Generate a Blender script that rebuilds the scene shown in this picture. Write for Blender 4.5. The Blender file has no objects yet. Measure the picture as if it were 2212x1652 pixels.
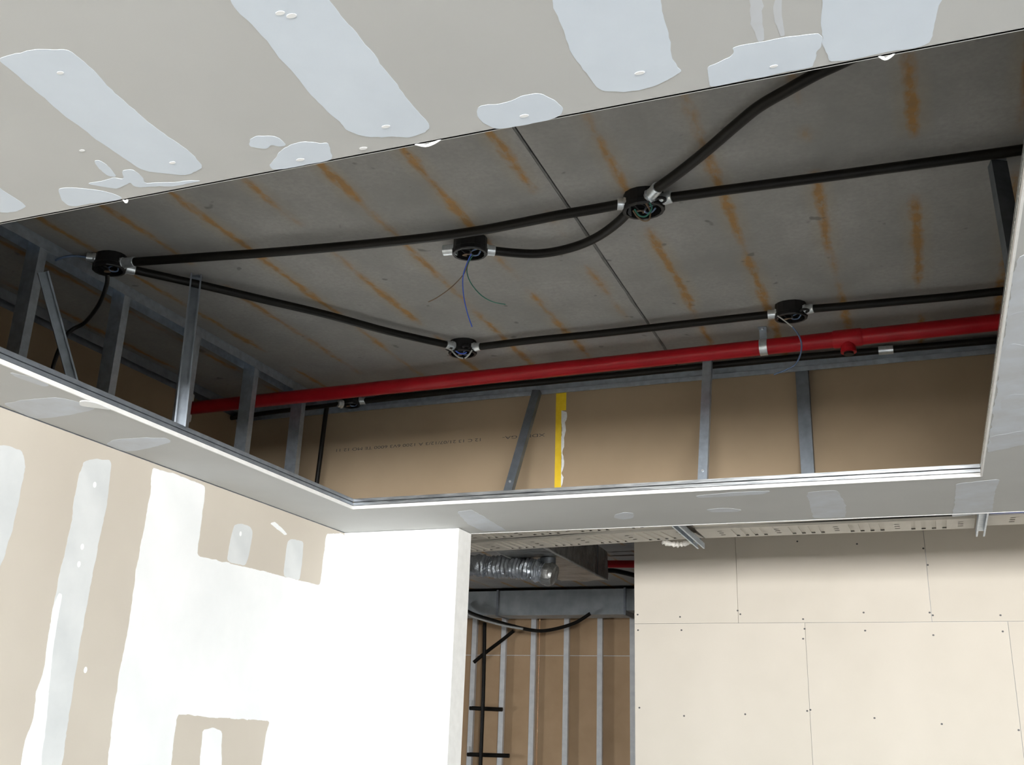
import bpy, bmesh, math, random
from mathutils import Vector, Matrix, noise
from mathutils.geometry import tessellate_polygon

# ---------------------------------------------------------------- camera, sky, exposure
SC = bpy.context.scene
COL = SC.collection
EYE = 1.63
def make_camera():
    yaw, pitch, roll = -0.38380, 0.32978, 0.034826
    fwd = Vector((math.sin(yaw)*math.cos(pitch), math.cos(yaw)*math.cos(pitch), math.sin(pitch)))
    r0 = fwd.cross(Vector((0, 0, 1))).normalized(); u0 = r0.cross(fwd)
    r = math.cos(roll)*r0 + math.sin(roll)*u0
    u = -math.sin(roll)*r0 + math.cos(roll)*u0
    cam = bpy.data.cameras.new('camera'); o = bpy.data.objects.new('camera', cam)
    COL.objects.link(o)
    m = Matrix.Identity(4)
    for i in range(3):
        m[i][0] = r[i]; m[i][1] = u[i]; m[i][2] = -fwd[i]
    m[0][3], m[1][3], m[2][3] = 0, 0, EYE
    o.matrix_world = m
    cam.sensor_fit = 'HORIZONTAL'; cam.sensor_width = 36.0; cam.lens = 36.0*2234.2/2212.0
    cam.clip_start = 0.02; cam.clip_end = 200
    SC.camera = o
make_camera()

SKY_STRENGTH = 102.0
w = bpy.data.worlds.new('sky'); SC.world = w; w.use_nodes = True
nt = w.node_tree; nt.nodes.clear()
wo = nt.nodes.new('ShaderNodeOutputWorld'); bg = nt.nodes.new('ShaderNodeBackground')
tc = nt.nodes.new('ShaderNodeTexCoord'); sx = nt.nodes.new('ShaderNodeSeparateXYZ')
mr = nt.nodes.new('ShaderNodeMapRange'); mr.inputs['From Min'].default_value = -0.03; mr.inputs['From Max'].default_value = 0.05
mx = nt.nodes.new('ShaderNodeMix'); mx.data_type = 'RGBA'
mx.inputs['A'].default_value = (0.86, 0.87, 0.88, 1)      # ground outside
mx.inputs['B'].default_value = (0.93, 0.97, 1.0, 1)       # bright overcast sky
nt.links.new(tc.outputs['Generated'], sx.inputs[0]); nt.links.new(sx.outputs['Z'], mr.inputs['Value'])
nt.links.new(mr.outputs[0], mx.inputs['Factor']); nt.links.new(mx.outputs['Result'], bg.inputs['Color'])
bg.inputs['Strength'].default_value = SKY_STRENGTH
nt.links.new(bg.outputs[0], wo.inputs['Surface'])

def portal(name, loc, rot, sx_, sy_):
    l = bpy.data.lights.new(name, 'AREA'); l.shape = 'RECTANGLE'; l.size = sx_; l.size_y = sy_
    l.cycles.is_portal = True
    o = bpy.data.objects.new(name, l); COL.objects.link(o); o.location = loc; o.rotation_euler = rot
ROOM_X1, ROOM_Y0 = 5.9, -5.5
# daylight enters through one wide unglazed opening behind the camera
WIN_BACK = (-1.2, 5.7, 1.58, 2.55)      # x0 x1 z0 z1 in wall y = ROOM_Y0
FILL_WIN_FAR = (9.3, 9.8, 1.0, 2.0)         # y0 y1 z0 z1 of an opening added to brighten the far room
portal('fill_portal_far', (-8.0, 9.55, 1.5), (math.radians(90), 0, math.radians(-90)), 0.5, 1.0)
portal('window_light_back', ((WIN_BACK[0]+WIN_BACK[1])/2, ROOM_Y0, (WIN_BACK[2]+WIN_BACK[3])/2), (math.radians(90), 0, 0), WIN_BACK[1]-WIN_BACK[0], WIN_BACK[3]-WIN_BACK[2])

SC.view_settings.view_transform = 'Standard'; SC.view_settings.look = 'None'
SC.view_settings.exposure = 0.0; SC.view_settings.gamma = 1.0; SC.view_settings.use_curve_mapping = False
SC.cycles.use_denoising = True
SC.cycles.max_bounces = 7; SC.cycles.diffuse_bounces = 4; SC.cycles.glossy_bounces = 3; SC.cycles.use_adaptive_sampling = True; SC.cycles.adaptive_threshold = 0.05; SC.cycles.caustics_reflective = False; SC.cycles.caustics_refractive = False; SC.cycles.sample_clamp_indirect = 8.0

random.seed(7)
# ---------------------------------------------------------------- materials
M = {}
def new_mat(name):
    m = bpy.data.materials.new(name); m.use_nodes = True
    M[name] = m
    return m, m.node_tree, m.node_tree.nodes['Principled BSDF']
def nd(t, kind, **kw):
    n = t.nodes.new(kind)
    for k, v in kw.items(): setattr(n, k, v)
    return n
def noise_mix(t, c0, c1, scale, detail=4, lo=0.35, hi=0.65, coord='Object', stretch=None, rough=0.55):
    tcn = nd(t, 'ShaderNodeTexCoord'); src = tcn.outputs[coord]
    if stretch:
        mp = nd(t, 'ShaderNodeMapping'); mp.inputs['Scale'].default_value = stretch
        t.links.new(src, mp.inputs['Vector']); src = mp.outputs[0]
    n = nd(t, 'ShaderNodeTexNoise'); n.inputs['Scale'].default_value = scale; n.inputs['Detail'].default_value = detail
    n.inputs['Roughness'].default_value = rough
    t.links.new(src, n.inputs['Vector'])
    r = nd(t, 'ShaderNodeMapRange'); r.inputs['From Min'].default_value = lo; r.inputs['From Max'].default_value = hi
    t.links.new(n.outputs['Fac'], r.inputs['Value'])
    m = nd(t, 'ShaderNodeMix', data_type='RGBA')
    m.inputs['A'].default_value = (*c0, 1); m.inputs['B'].default_value = (*c1, 1)
    t.links.new(r.outputs[0], m.inputs['Factor'])
    return m.outputs['Result'], n.outputs['Fac'], src
def bump(t, b, fac, strength, dist=0.002):
    bn = nd(t, 'ShaderNodeBump'); bn.inputs['Strength'].default_value = strength; bn.inputs['Distance'].default_value = dist
    t.links.new(fac, bn.inputs['Height']); t.links.new(bn.outputs[0], b.inputs['Normal'])
def simple(name, c0, c1, scale, rough=0.8, metal=0.0, stretch=None, bmp=0.0, lo=0.35, hi=0.65, spec=None, bdist=0.002, detail=4):
    m, t, b = new_mat(name)
    c, f, s = noise_mix(t, c0, c1, scale, lo=lo, hi=hi, stretch=stretch, detail=detail)
    t.links.new(c, b.inputs['Base Color']); b.inputs['Roughness'].default_value = rough; b.inputs['Metallic'].default_value = metal
    if spec is not None: b.inputs['Specular IOR Level'].default_value = spec
    if bmp: bump(t, b, f, bmp, bdist)
    return m
simple('paper', (0.510, 0.510, 0.492), (0.555, 0.556, 0.539), 1.3, 0.85, spec=0.2)
simple('wall_paper', (0.555, 0.50, 0.425), (0.60, 0.545, 0.465), 1.3, 0.9, spec=0.08)
simple('cream_board', (0.600, 0.545, 0.465), (0.65, 0.592, 0.51), 1.1, 0.95, spec=0.05)
simple('compound', (0.655, 0.715, 0.785), (0.72, 0.785, 0.855), 5.0, 0.75, stretch=(1, 1, 1), spec=0.25, lo=0.3, hi=0.7)
simple('wall_compound', (0.86, 0.87, 0.86), (0.93, 0.93, 0.92), 3.0, 0.75, spec=0.25)
simple('wall_skim', (0.62, 0.635, 0.63), (0.72, 0.73, 0.72), 4.0, 0.8, spec=0.1)
simple('thin_compound', (0.580, 0.595, 0.612), (0.646, 0.682, 0.729), 7.0, 0.8, spec=0.2, stretch=(1, 1, 1))
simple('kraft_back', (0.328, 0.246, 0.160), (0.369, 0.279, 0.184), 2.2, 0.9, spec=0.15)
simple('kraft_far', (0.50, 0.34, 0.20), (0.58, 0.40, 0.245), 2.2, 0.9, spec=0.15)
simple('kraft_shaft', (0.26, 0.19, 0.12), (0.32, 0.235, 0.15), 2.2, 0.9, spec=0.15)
simple('galvanised_bright', (0.74, 0.75, 0.76), (0.90, 0.90, 0.89), 12, 0.45, 0.1, lo=0.3, hi=0.7)
simple('galvanised_dark', (0.13, 0.15, 0.165), (0.19, 0.21, 0.235), 22, 0.5, 0.6, lo=0.3, hi=0.7)
simple('gypsum_core', (0.86, 0.85, 0.82), (0.92, 0.91, 0.88), 20, 0.9)
simple('galvanised', (0.44, 0.50, 0.57), (0.60, 0.67, 0.75), 30, 0.42, 0.85, lo=0.3, hi=0.7)
simple('galvanised_dull', (0.243, 0.270, 0.302), (0.333, 0.365, 0.405), 22, 0.5, 0.7, lo=0.3, hi=0.7)
simple('galvanised_streak', (0.34, 0.36, 0.38), (0.88, 0.90, 0.90), 14, 0.29, 0.9, stretch=(0.6, 6, 9), lo=0.32, hi=0.62)
simple('zinc_coupling', (0.62, 0.66, 0.68), (0.80, 0.83, 0.84), 60, 0.35, 0.8)
simple('black_plastic', (0.009, 0.009, 0.0095), (0.016, 0.015, 0.015), 18, 0.4, spec=0.3)
simple('black_conduit', (0.007, 0.0062, 0.005), (0.012, 0.0105, 0.008), 9, 0.42, spec=0.2)
simple('red_paint', (0.34, 0.006, 0.012), (0.42, 0.010, 0.017), 8, 0.34, spec=0.3)
simple('yellow_tape', (0.78, 0.52, 0.01), (0.86, 0.60, 0.03), 25, 0.5)
simple('torn_paper', (0.72, 0.72, 0.70), (0.82, 0.82, 0.80), 60, 0.9)
simple('wire_blue', (0.05, 0.12, 0.62), (0.07, 0.16, 0.72), 40, 0.4)
simple('wire_brown', (0.17, 0.11, 0.07), (0.22, 0.15, 0.09), 40, 0.45)
simple('wire_green', (0.03, 0.16, 0.12), (0.05, 0.22, 0.16), 40, 0.4)
simple('wire_grey', (0.40, 0.41, 0.40), (0.5, 0.5, 0.48), 40, 0.45)
simple('wire_slate', (0.10, 0.15, 0.25), (0.13, 0.19, 0.31), 40, 0.45)
simple('tray_paint', (0.70, 0.66, 0.59), (0.78, 0.735, 0.66), 5, 0.6, spec=0.3)
simple('tray_inner', (0.50, 0.46, 0.41), (0.56, 0.52, 0.46), 5, 0.6)
simple('floor_concrete', (0.242, 0.242, 0.242), (0.301, 0.301, 0.301), 0.8, 0.75)
simple('plain_wall', (0.62, 0.61, 0.58), (0.68, 0.67, 0.64), 0.9, 0.85)
simple('print_ink', (0.06, 0.055, 0.05), (0.10, 0.09, 0.08), 50, 0.9)
simple('joint_mortar', (0.12, 0.12, 0.115), (0.18, 0.18, 0.17), 20, 0.9)
simple('screw_head', (0.05, 0.05, 0.05), (0.09, 0.085, 0.08), 30, 0.5, 0.3)
simple('white_seal', (0.8, 0.8, 0.78), (0.88, 0.88, 0.86), 30, 0.8)
simple('duct_sheet', (0.36, 0.40, 0.42), (0.48, 0.52, 0.54), 6, 0.5, 0.6, bmp=0.15)
simple('cloth_rag', (0.72, 0.69, 0.63), (0.82, 0.79, 0.73), 30, 0.9, bmp=0.5)
simple('frame_dark', (0.06, 0.06, 0.065), (0.08, 0.08, 0.085), 5, 0.5)

def foil(name, base, s, metal, rough, stretch):
    m, t, b = new_mat(name)
    c, f, src = noise_mix(t, tuple(v*0.6 for v in base), base, s, lo=0.35, hi=0.62, stretch=stretch)
    t.links.new(c, b.inputs['Base Color']); b.inputs['Metallic'].default_value = metal; b.inputs['Roughness'].default_value = rough
    v = nd(t, 'ShaderNodeTexVoronoi'); v.inputs['Scale'].default_value = s; t.links.new(src, v.inputs['Vector'])
    n = nd(t, 'ShaderNodeTexNoise'); n.inputs['Scale'].default_value = s*0.8; n.inputs['Detail'].default_value = 5
    n.inputs['Distortion'].default_value = 1.2; t.links.new(src, n.inputs['Vector'])
    a = nd(t, 'ShaderNodeMath', operation='ADD'); t.links.new(v.outputs['Distance'], a.inputs[0]); t.links.new(n.outputs['Fac'], a.inputs[1])
    bump(t, b, a.outputs[0], 0.9, 0.02)
foil('foil_wrap', (0.58, 0.58, 0.56), 7, 0.55, 0.3, (0.5, 2.2, 1.4))
foil('foil_flex', (0.86, 0.92, 1.0), 14, 0.55, 0.2, (1, 1, 1))

# concrete planks with rust bleeding along the reinforcement ribs (stain lines have a shape of their own)
def concrete():
    m, t, b = new_mat('slab_concrete')
    tcn = nd(t, 'ShaderNodeTexCoord'); src = tcn.outputs['Object']
    def nz(scale, detail=4, stretch=None, off=None, rough=0.6):
        s = src
        if stretch or off:
            mp = nd(t, 'ShaderNodeMapping'); mp.inputs['Scale'].default_value = stretch or (1, 1, 1)
            if off: mp.inputs['Location'].default_value = off
            t.links.new(src, mp.inputs['Vector']); s = mp.outputs[0]
        n = nd(t, 'ShaderNodeTexNoise'); n.inputs['Scale'].default_value = scale; n.inputs['Detail'].default_value = detail; n.inputs['Roughness'].default_value = rough
        t.links.new(s, n.inputs['Vector']); return n.outputs['Fac']
    def mrange(v, a, c, lo=0.0, hi=1.0):
        r = nd(t, 'ShaderNodeMapRange'); r.inputs['From Min'].default_value = a; r.inputs['From Max'].default_value = c
        r.inputs['To Min'].default_value = lo; r.inputs['To Max'].default_value = hi
        t.links.new(v, r.inputs['Value']); return r.outputs[0]
    def math_(op, a, c=None):
        n = nd(t, 'ShaderNodeMath', operation=op)
        for i, v in enumerate((a, c)):
            if v is None: continue
            if isinstance(v, (int, float)): n.inputs[i].default_value = v
            else: t.links.new(v, n.inputs[i])
        return n.outputs[0]
    def mix(f, a, c):
        n = nd(t, 'ShaderNodeMix', data_type='RGBA')
        t.links.new(f, n.inputs['Factor'])
        for k, v in (('A', a), ('B', c)):
            if isinstance(v, tuple): n.inputs[k].default_value = (*v, 1)
            else: t.links.new(v, n.inputs[k])
        return n.outputs['Result']
    base = mix(mrange(nz(2.6, 5, (1, .8, 1), None, .65), .36, .64), (0.29, 0.283, 0.27), (0.38, 0.37, 0.35))
    base = mix(mrange(nz(60, 3), .35, .7, 0, .45), base, (0.26, 0.255, 0.245))
    sp = nd(t, 'ShaderNodeSeparateXYZ'); t.links.new(src, sp.inputs[0])
    wob = math_('MULTIPLY', math_('SUBTRACT', nz(2.0, 3), .5), .035)
    wob2 = math_('MULTIPLY', math_('SUBTRACT', nz(14, 3), .5), .018)
    xw = math_('ADD', math_('ADD', sp.outputs['X'], wob), wob2)
    wn = nz(7, 3, (0.6, 1, 1))
    # rust ribs every 285 mm: fold x into one period and number the rib
    ph = math_('DIVIDE', math_('SUBTRACT', xw, 0.366), 0.2852)
    rib = math_('ROUND', ph)
    d = math_('MULTIPLY', math_('ABSOLUTE', math_('SUBTRACT', ph, rib)), 0.2852)
    cb = nd(t, 'ShaderNodeCombineXYZ'); t.links.new(math_('MULTIPLY', rib, 3.73), cb.inputs['X']); t.links.new(math_('MULTIPLY', sp.outputs['Y'], 1.9), cb.inputs['Y'])
    rn = nd(t, 'ShaderNodeTexNoise'); rn.inputs['Scale'].default_value = 1.0; rn.inputs['Detail'].default_value = 2; t.links.new(cb.outputs[0], rn.inputs['Vector'])
    mk = mrange(rn.outputs['Fac'], .38, .55)
    total = math_('MULTIPLY', math_('MAXIMUM', math_('SUBTRACT', 1.0, math_('DIVIDE', d, mrange(wn, .3, .7, .012, .032))), 0.0), mk)
    faint = math_('MULTIPLY', math_('MAXIMUM', math_('SUBTRACT', 1.0, math_('DIVIDE', d, .06)), 0.0), math_('MULTIPLY', mk, .35))
    base = mix(faint, base, (0.40, 0.30, 0.15))
    rustc = mix(mrange(nz(25, 3), .35, .65), (0.40, 0.20, 0.045), (0.30, 0.17, 0.06))
    total = math_('MULTIPLY', total, mrange(nz(26, 4, (1.6, .7, 1)), .36, .58, .25, 1.0))
    base = mix(math_('MINIMUM', math_('MULTIPLY', total, 1.5), .8), base, rustc)
    spots = mrange(nz(11, 2, None, (3, 7, 1)), .69, .74, 0, .6)
    base = mix(spots, base, (0.12, 0.12, 0.115))
    t.links.new(base, b.inputs['Base Color']); b.inputs['Roughness'].default_value = 0.9; b.inputs['Specular IOR Level'].default_value = 0.2
    bump(t, b, nz(40, 5), 0.25, 0.003)
concrete()

# ---------------------------------------------------------------- mesh helpers
def link(name, me, mat=None, parent=None):
    o = bpy.data.objects.new(name, me); COL.objects.link(o)
    if mat: me.materials.append(M[mat])
    if parent: o.parent = parent
    return o
def tag(o, label=None, cat=None, group=None, kind=None):
    if label: o['label'] = label
    if cat: o['category'] = cat
    if group: o['group'] = group
    if kind: o['kind'] = kind
    return o
def struct(o, label, cat='wall'):
    return tag(o, label, cat, kind='structure')
def empty(name, loc=(0, 0, 0)):
    o = bpy.data.objects.new(name, None); COL.objects.link(o); o.location = loc; o.empty_display_size = 0.1
    return o
class MB:
    """collects geometry for one mesh; coordinates are given in the world and stored relative to an origin"""
    def __init__(s, origin=(0, 0, 0)):
        s.v = []; s.f = []; s.o = Vector(origin); s.smooth = False
    def add(s, vs, fs):
        b = len(s.v); s.v += [tuple(Vector(p)-s.o) for p in vs]; s.f += [tuple(i+b for i in f) for f in fs]
        return s
    def box(s, x0, x1, y0, y1, z0, z1):
        return s.add([(x0,y0,z0),(x1,y0,z0),(x1,y1,z0),(x0,y1,z0),(x0,y0,z1),(x1,y0,z1),(x1,y1,z1),(x0,y1,z1)],
                     [(0,3,2,1),(4,5,6,7),(0,1,5,4),(1,2,6,5),(2,3,7,6),(3,0,4,7)])
    def sweep(s, prof, p0, p1, xd, yd):
        p0, p1, xd, yd = Vector(p0), Vector(p1), Vector(xd), Vector(yd)
        n = len(prof); vs = [p0+xd*a+yd*c for a, c in prof]+[p1+xd*a+yd*c for a, c in prof]
        fs = [(i, (i+1) % n, n+(i+1) % n, n+i) for i in range(n)]
        tri = tessellate_polygon([[Vector((a, c, 0)) for a, c in prof]])
        fs += [tuple(reversed(t)) for t in tri]+[tuple(i+n for i in t) for t in tri]
        return s.add(vs, fs)
    def tube(s, pts, r, seg=12, cap=True, radii=None):
        pts = [Vector(p) for p in pts]; n = len(pts); vs = []; fs = []
        ref = None
        for i, p in enumerate(pts):
            d = (pts[min(i+1, n-1)]-pts[max(i-1, 0)]).normalized()
            if ref is None:
                ref = Vector((0, 0, 1)) if abs(d.z) < .9 else Vector((1, 0, 0))
            a = (ref-d*ref.dot(d)).normalized(); c = d.cross(a); ref = a
            rr = radii[i] if radii else r
            for k in range(seg):
                an = 2*math.pi*k/seg; vs.append(p+a*(rr*math.cos(an))+c*(rr*math.sin(an)))
        for i in range(n-1):
            for k in range(seg):
                fs.append((i*seg+k, i*seg+(k+1) % seg, (i+1)*seg+(k+1) % seg, (i+1)*seg+k))
        if cap:
            fs.append(tuple(reversed(range(seg)))); fs.append(tuple((n-1)*seg+k for k in range(seg)))
        s.smooth = True
        return s.add(vs, fs)
    def build(s, name, mat, parent=None, fix=True):
        me = bpy.data.meshes.new(name); me.from_pydata(s.v, [], s.f); me.validate()
        if fix:
            bm = bmesh.new(); bm.from_mesh(me); bmesh.ops.recalc_face_normals(bm, faces=bm.faces); bm.to_mesh(me); bm.free()
        if s.smooth:
            me.polygons.foreach_set('use_smooth', [True]*len(me.polygons))
            try: me.set_sharp_from_angle(angle=math.radians(40))
            except Exception: pass
        o = link(name, me, mat, parent); o.location = s.o
        if parent is not None: o.location = s.o - world_loc(parent)
        return o
def world_loc(o):
    v = Vector(o.location)
    while o.parent is not None:
        o = o.parent; v += Vector(o.location)
    return v
def smooth_path(pts, sub=6):
    P = [Vector(p) for p in pts]; out = []
    for i in range(len(P)-1):
        a, b, c, d = P[max(i-1, 0)], P[i], P[i+1], P[min(i+2, len(P)-1)]
        for k in range(sub):
            t = k/sub
            out.append(0.5*((2*b)+(c-a)*t+(2*a-5*b+4*c-d)*t*t+(3*b-a-3*c+d)*t**3))
    out.append(P[-1]); return out
def chaikin(pts, n=1):
    for _ in range(n):
        q = []
        for i in range(len(pts)):
            a, b = Vector(pts[i]), Vector(pts[(i+1) % len(pts)]); L = max((b-a).length, 1e-6)
            k = min(.2, .012/L)
            q += [tuple(a.lerp(b, k)), tuple(a.lerp(b, 1-k))]
        pts = q
    return pts
def refine(pts, step=.01):
    q = []
    for i in range(len(pts)):
        a, b = Vector(pts[i]), Vector(pts[(i+1) % len(pts)]); m = max(1, int((b-a).length/step))
        q += [tuple(a.lerp(b, k/m)) for k in range(m)]
    return q
def plate(name, pts2, plane, val, th, mat, parent, soft=True, rag=0.0):
    """flat piece with an outline in a plane, th thick towards the room. plane 'z' (x,y), 'x' (y,z), 'y' (x,z)"""
    pts = chaikin([(p[0], p[1]) for p in pts2], 2) if soft else [(p[0], p[1]) for p in pts2]
    if rag:
        pts = refine(pts)
        pts = [(a+rag*(noise.noise((a*22, c*22, 1.3))+.5*noise.noise((a*90, c*90, 5))), c+rag*(noise.noise((a*22, c*22, 7.9))+.5*noise.noise((a*90, c*90, 9)))) for a, c in pts]
    def P(a, c, d):
        return {'z': (a, c, val-d), 'x': (val+d, a, c), 'y': (a, val-d, c)}[plane]
    n = len(pts); mb = MB(P(pts[0][0], pts[0][1], 0))
    tri = tessellate_polygon([[Vector((a, c, 0)) for a, c in pts]])
    mb.add([P(a, c, 0) for a, c in pts]+[P(a, c, th) for a, c in pts],
           [tuple(t) for t in tri]+[tuple(i+n for i in t) for t in tri]+[(i, (i+1) % n, n+(i+1) % n, n+i) for i in range(n)])
    return mb.build(name, mat, parent)
def c_prof(w, f, lip=0.007, t=0.0014):
    """C stud: web along local x (width w), flanges towards +y (f)"""
    return [(-w/2, 0), (w/2, 0), (w/2, f), (w/2-lip, f), (w/2-lip, f-t), (w/2-t, f-t), (w/2-t, t), (-w/2+t, t), (-w/2+t, f-t), (-w/2+lip, f-t), (-w/2+lip, f), (-w/2, f)]
def u_prof(w, f, t=0.0014):
    return [(-w/2, 0), (w/2, 0), (w/2, f), (w/2-t, f), (w/2-t, t), (-w/2+t, t), (-w/2+t, f), (-w/2, f)]
CEIL = 1.0+EYE; SLAB = 1.66+EYE

# ---------------------------------------------------------------- data measured on the building's own planes (metres)
PATCH = [[(-1.307, 0.995), (-1.273, 0.991), (-1.237, 0.991), (-1.209, 0.998), (-1.184, 1.009), (-1.181, 1.023), (-1.184, 1.085), (-1.197, 1.175), (-1.198, 1.225),
  (-1.195, 1.263), (-1.191, 1.32), (-1.197, 1.379), (-1.235, 1.391), (-1.254, 1.391), (-1.279, 1.376), (-1.312, 1.362), (-1.324, 1.337), (-1.324, 1.281), (-1.329, 1.229),
  (-1.325, 1.167), (-1.321, 1.109), (-1.317, 1.053), (-1.312, 1.006)],
 [(-1.625, 1.2), (-1.644, 1.314), (-1.649, 1.339), (-1.653, 1.392), (-1.68, 1.401), (-1.711, 1.402), (-1.73, 1.396), (-1.812, 1.366)],
 [(-1.534, 1.353), (-1.515, 1.356), (-1.475, 1.372), (-1.457, 1.388), (-1.442, 1.406), (-1.433, 1.427), (-1.469, 1.428), (-1.522, 1.424), (-1.567, 1.421),
  (-1.561, 1.391)],
 [(-1.388, 1.292), (-1.372, 1.293), (-1.374, 1.321), (-1.388, 1.356), (-1.402, 1.348), (-1.398, 1.322)],
 [(-1.465, 1.353), (-1.424, 1.36), (-1.396, 1.354), (-1.381, 1.368), (-1.364, 1.339), (-1.337, 1.339), (-1.338, 1.366), (-1.352, 1.396), (-1.327, 1.398), (-1.249, 1.414),
  (-1.24, 1.42), (-1.288, 1.42), (-1.337, 1.411), (-1.369, 1.403), (-1.382, 1.396), (-1.376, 1.379), (-1.414, 1.392), (-1.446, 1.375)],
 [(-1.059, 1.322), (-1.039, 1.318), (-1.021, 1.321), (-1.005, 1.331), (-1.002, 1.346), (-1.005, 1.361), (-1.019, 1.362), (-1.032, 1.352), (-1.048, 1.361),
  (-1.063, 1.353), (-1.073, 1.342)],
 [(-1.01, 1.368), (-0.994, 1.36), (-0.971, 1.359), (-0.956, 1.367), (-0.945, 1.376), (-0.93, 1.378), (-0.937, 1.398), (-0.944, 1.415), (-0.957, 1.432), (-1.08, 1.428),
  (-1.076, 1.412), (-1.053, 1.394), (-1.035, 1.377)],
 [(-0.853, 0.94), (-0.865, 0.997), (-0.87, 1.017), (-0.868, 1.073), (-0.873, 1.144), (-0.878, 1.22), (-0.878, 1.298), (-0.874, 1.333), (-0.876, 1.353), (-0.863, 1.374),
  (-0.841, 1.388), (-0.805, 1.396), (-0.78, 1.408), (-0.751, 1.405), (-0.727, 1.387), (-0.733, 1.32), (-0.731, 1.238), (-0.727, 1.143), (-0.729, 1.084), (-0.727, 1.045),
  (-0.723, 0.985)],
 [(-0.412, 1.093), (-0.423, 1.149), (-0.429, 1.202), (-0.433, 1.26), (-0.432, 1.313), (-0.429, 1.362), (-0.42, 1.385), (-0.389, 1.398), (-0.363, 1.398), (-0.336, 1.396),
  (-0.311, 1.389), (-0.286, 1.378), (-0.288, 1.354), (-0.29, 1.332), (-0.285, 1.279), (-0.28, 1.238), (-0.276, 1.2), (-0.268, 1.143)],
 [(-0.631, 1.364), (-0.621, 1.358), (-0.591, 1.365), (-0.567, 1.359), (-0.543, 1.355), (-0.519, 1.359), (-0.505, 1.373), (-0.497, 1.389), (-0.493, 1.411),
  (-0.504, 1.426), (-0.534, 1.436), (-0.626, 1.436), (-0.639, 1.411), (-0.642, 1.39)],
 [(-0.245, 1.375), (-0.23, 1.371), (-0.209, 1.36), (-0.201, 1.35), (-0.201, 1.34), (-0.163, 1.339), (-0.124, 1.341), (-0.093, 1.346), (-0.075, 1.348), (-0.07, 1.355),
  (-0.069, 1.368), (-0.074, 1.382), (-0.082, 1.391), (-0.087, 1.418), (-0.092, 1.427), (-0.169, 1.428), (-0.248, 1.428), (-0.25, 1.409)],
 [(-0.059, 1.224), (-0.063, 1.274), (-0.068, 1.319), (-0.068, 1.356), (-0.071, 1.378), (-0.065, 1.405), (-0.062, 1.425), (0.011, 1.427), (0.08, 1.426), (0.083, 1.396),
  (0.091, 1.337), (0.093, 1.328), (0.101, 1.28)]]
THIN = [[(-0.16, 1.22), (-0.142, 1.226), (-0.149, 1.337), (-0.165, 1.339)], [(-0.127, 1.242), (-0.116, 1.245), (-0.122, 1.338), (-0.131, 1.337)],
 [(-2.823, 2.441), (-2.71, 2.433), (-2.585, 2.439), (-2.548, 2.517), (-2.537, 2.55), (-2.56, 2.584), (-2.692, 2.611), (-2.825, 2.618), (-2.86, 2.608), (-2.834, 2.478)],
 [(-2.846, 2.954), (-2.76, 2.913), (-2.65, 2.918), (-2.555, 2.949), (-2.575, 2.999), (-2.72, 3.051), (-2.844, 3.072), (-2.86, 3.041)],
 [(-2.538, 2.194), (-2.503, 2.263), (-2.512, 2.33), (-2.543, 2.34), (-2.558, 2.247)],
 [(-0.423, 4.353), (-0.304, 4.338), (-0.291, 4.517), (-0.291, 4.696), (-0.311, 4.903), (-0.452, 4.893), (-0.435, 4.555)],
 [(0.152, 4.332), (0.303, 4.294), (0.299, 4.652), (0.304, 4.939), (0.142, 4.988), (0.146, 4.686)],
 [(-0.892, 4.6), (-0.803, 4.582), (-0.738, 4.634), (-0.757, 4.676), (-0.873, 4.662)],
 [(-0.879, 4.314), (-0.712, 4.285), (-0.557, 4.295), (-0.592, 4.346), (-0.762, 4.358), (-0.873, 4.356)],
 [(-1.332, 4.636), (-1.268, 4.575), (-1.226, 4.603), (-1.258, 4.708), (-1.32, 4.734), (-1.349, 4.696)],
 [(-2.031, 4.39), (-1.948, 4.371), (-1.954, 4.559), (-1.975, 4.886), (-2.103, 4.873), (-2.104, 4.689)],
 [(0.245, 2.231), (0.3, 2.231), (0.422, 3.756), (0.245, 3.871), (0.244, 3.31), (0.242, 2.775), (0.244, 2.419)],
 [(0.243, 2.379), (0.265, 2.347), (0.276, 2.419), (0.244, 2.425)], [(0.246, 2.57), (0.284, 2.548), (0.295, 2.678), (0.246, 2.688)],
 [(0.246, 2.842), (0.262, 2.768), (0.3, 2.792), (0.307, 2.887), (0.261, 2.888)], [(0.257, 3.278), (0.286, 3.2), (0.329, 3.229), (0.337, 3.354), (0.276, 3.373)],
 [(0.243, 3.665), (0.354, 3.61), (0.363, 3.74), (0.258, 3.78)]]
DABS = [(-1.239, 1.054), (-1.247, 1.345), (-0.812, 1.045), (-0.799, 1.056), (-0.564, 1.41), (-0.348, 1.356), (-0.147, 1.406), (-0.805, 1.364), (-1.01, 1.412), (-1.381, 1.256),
 (-0.878, 1.414)]
NUBS = [(-0.756, 1.432), (-1.435, 1.427), (0.018, 1.422)]
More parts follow.
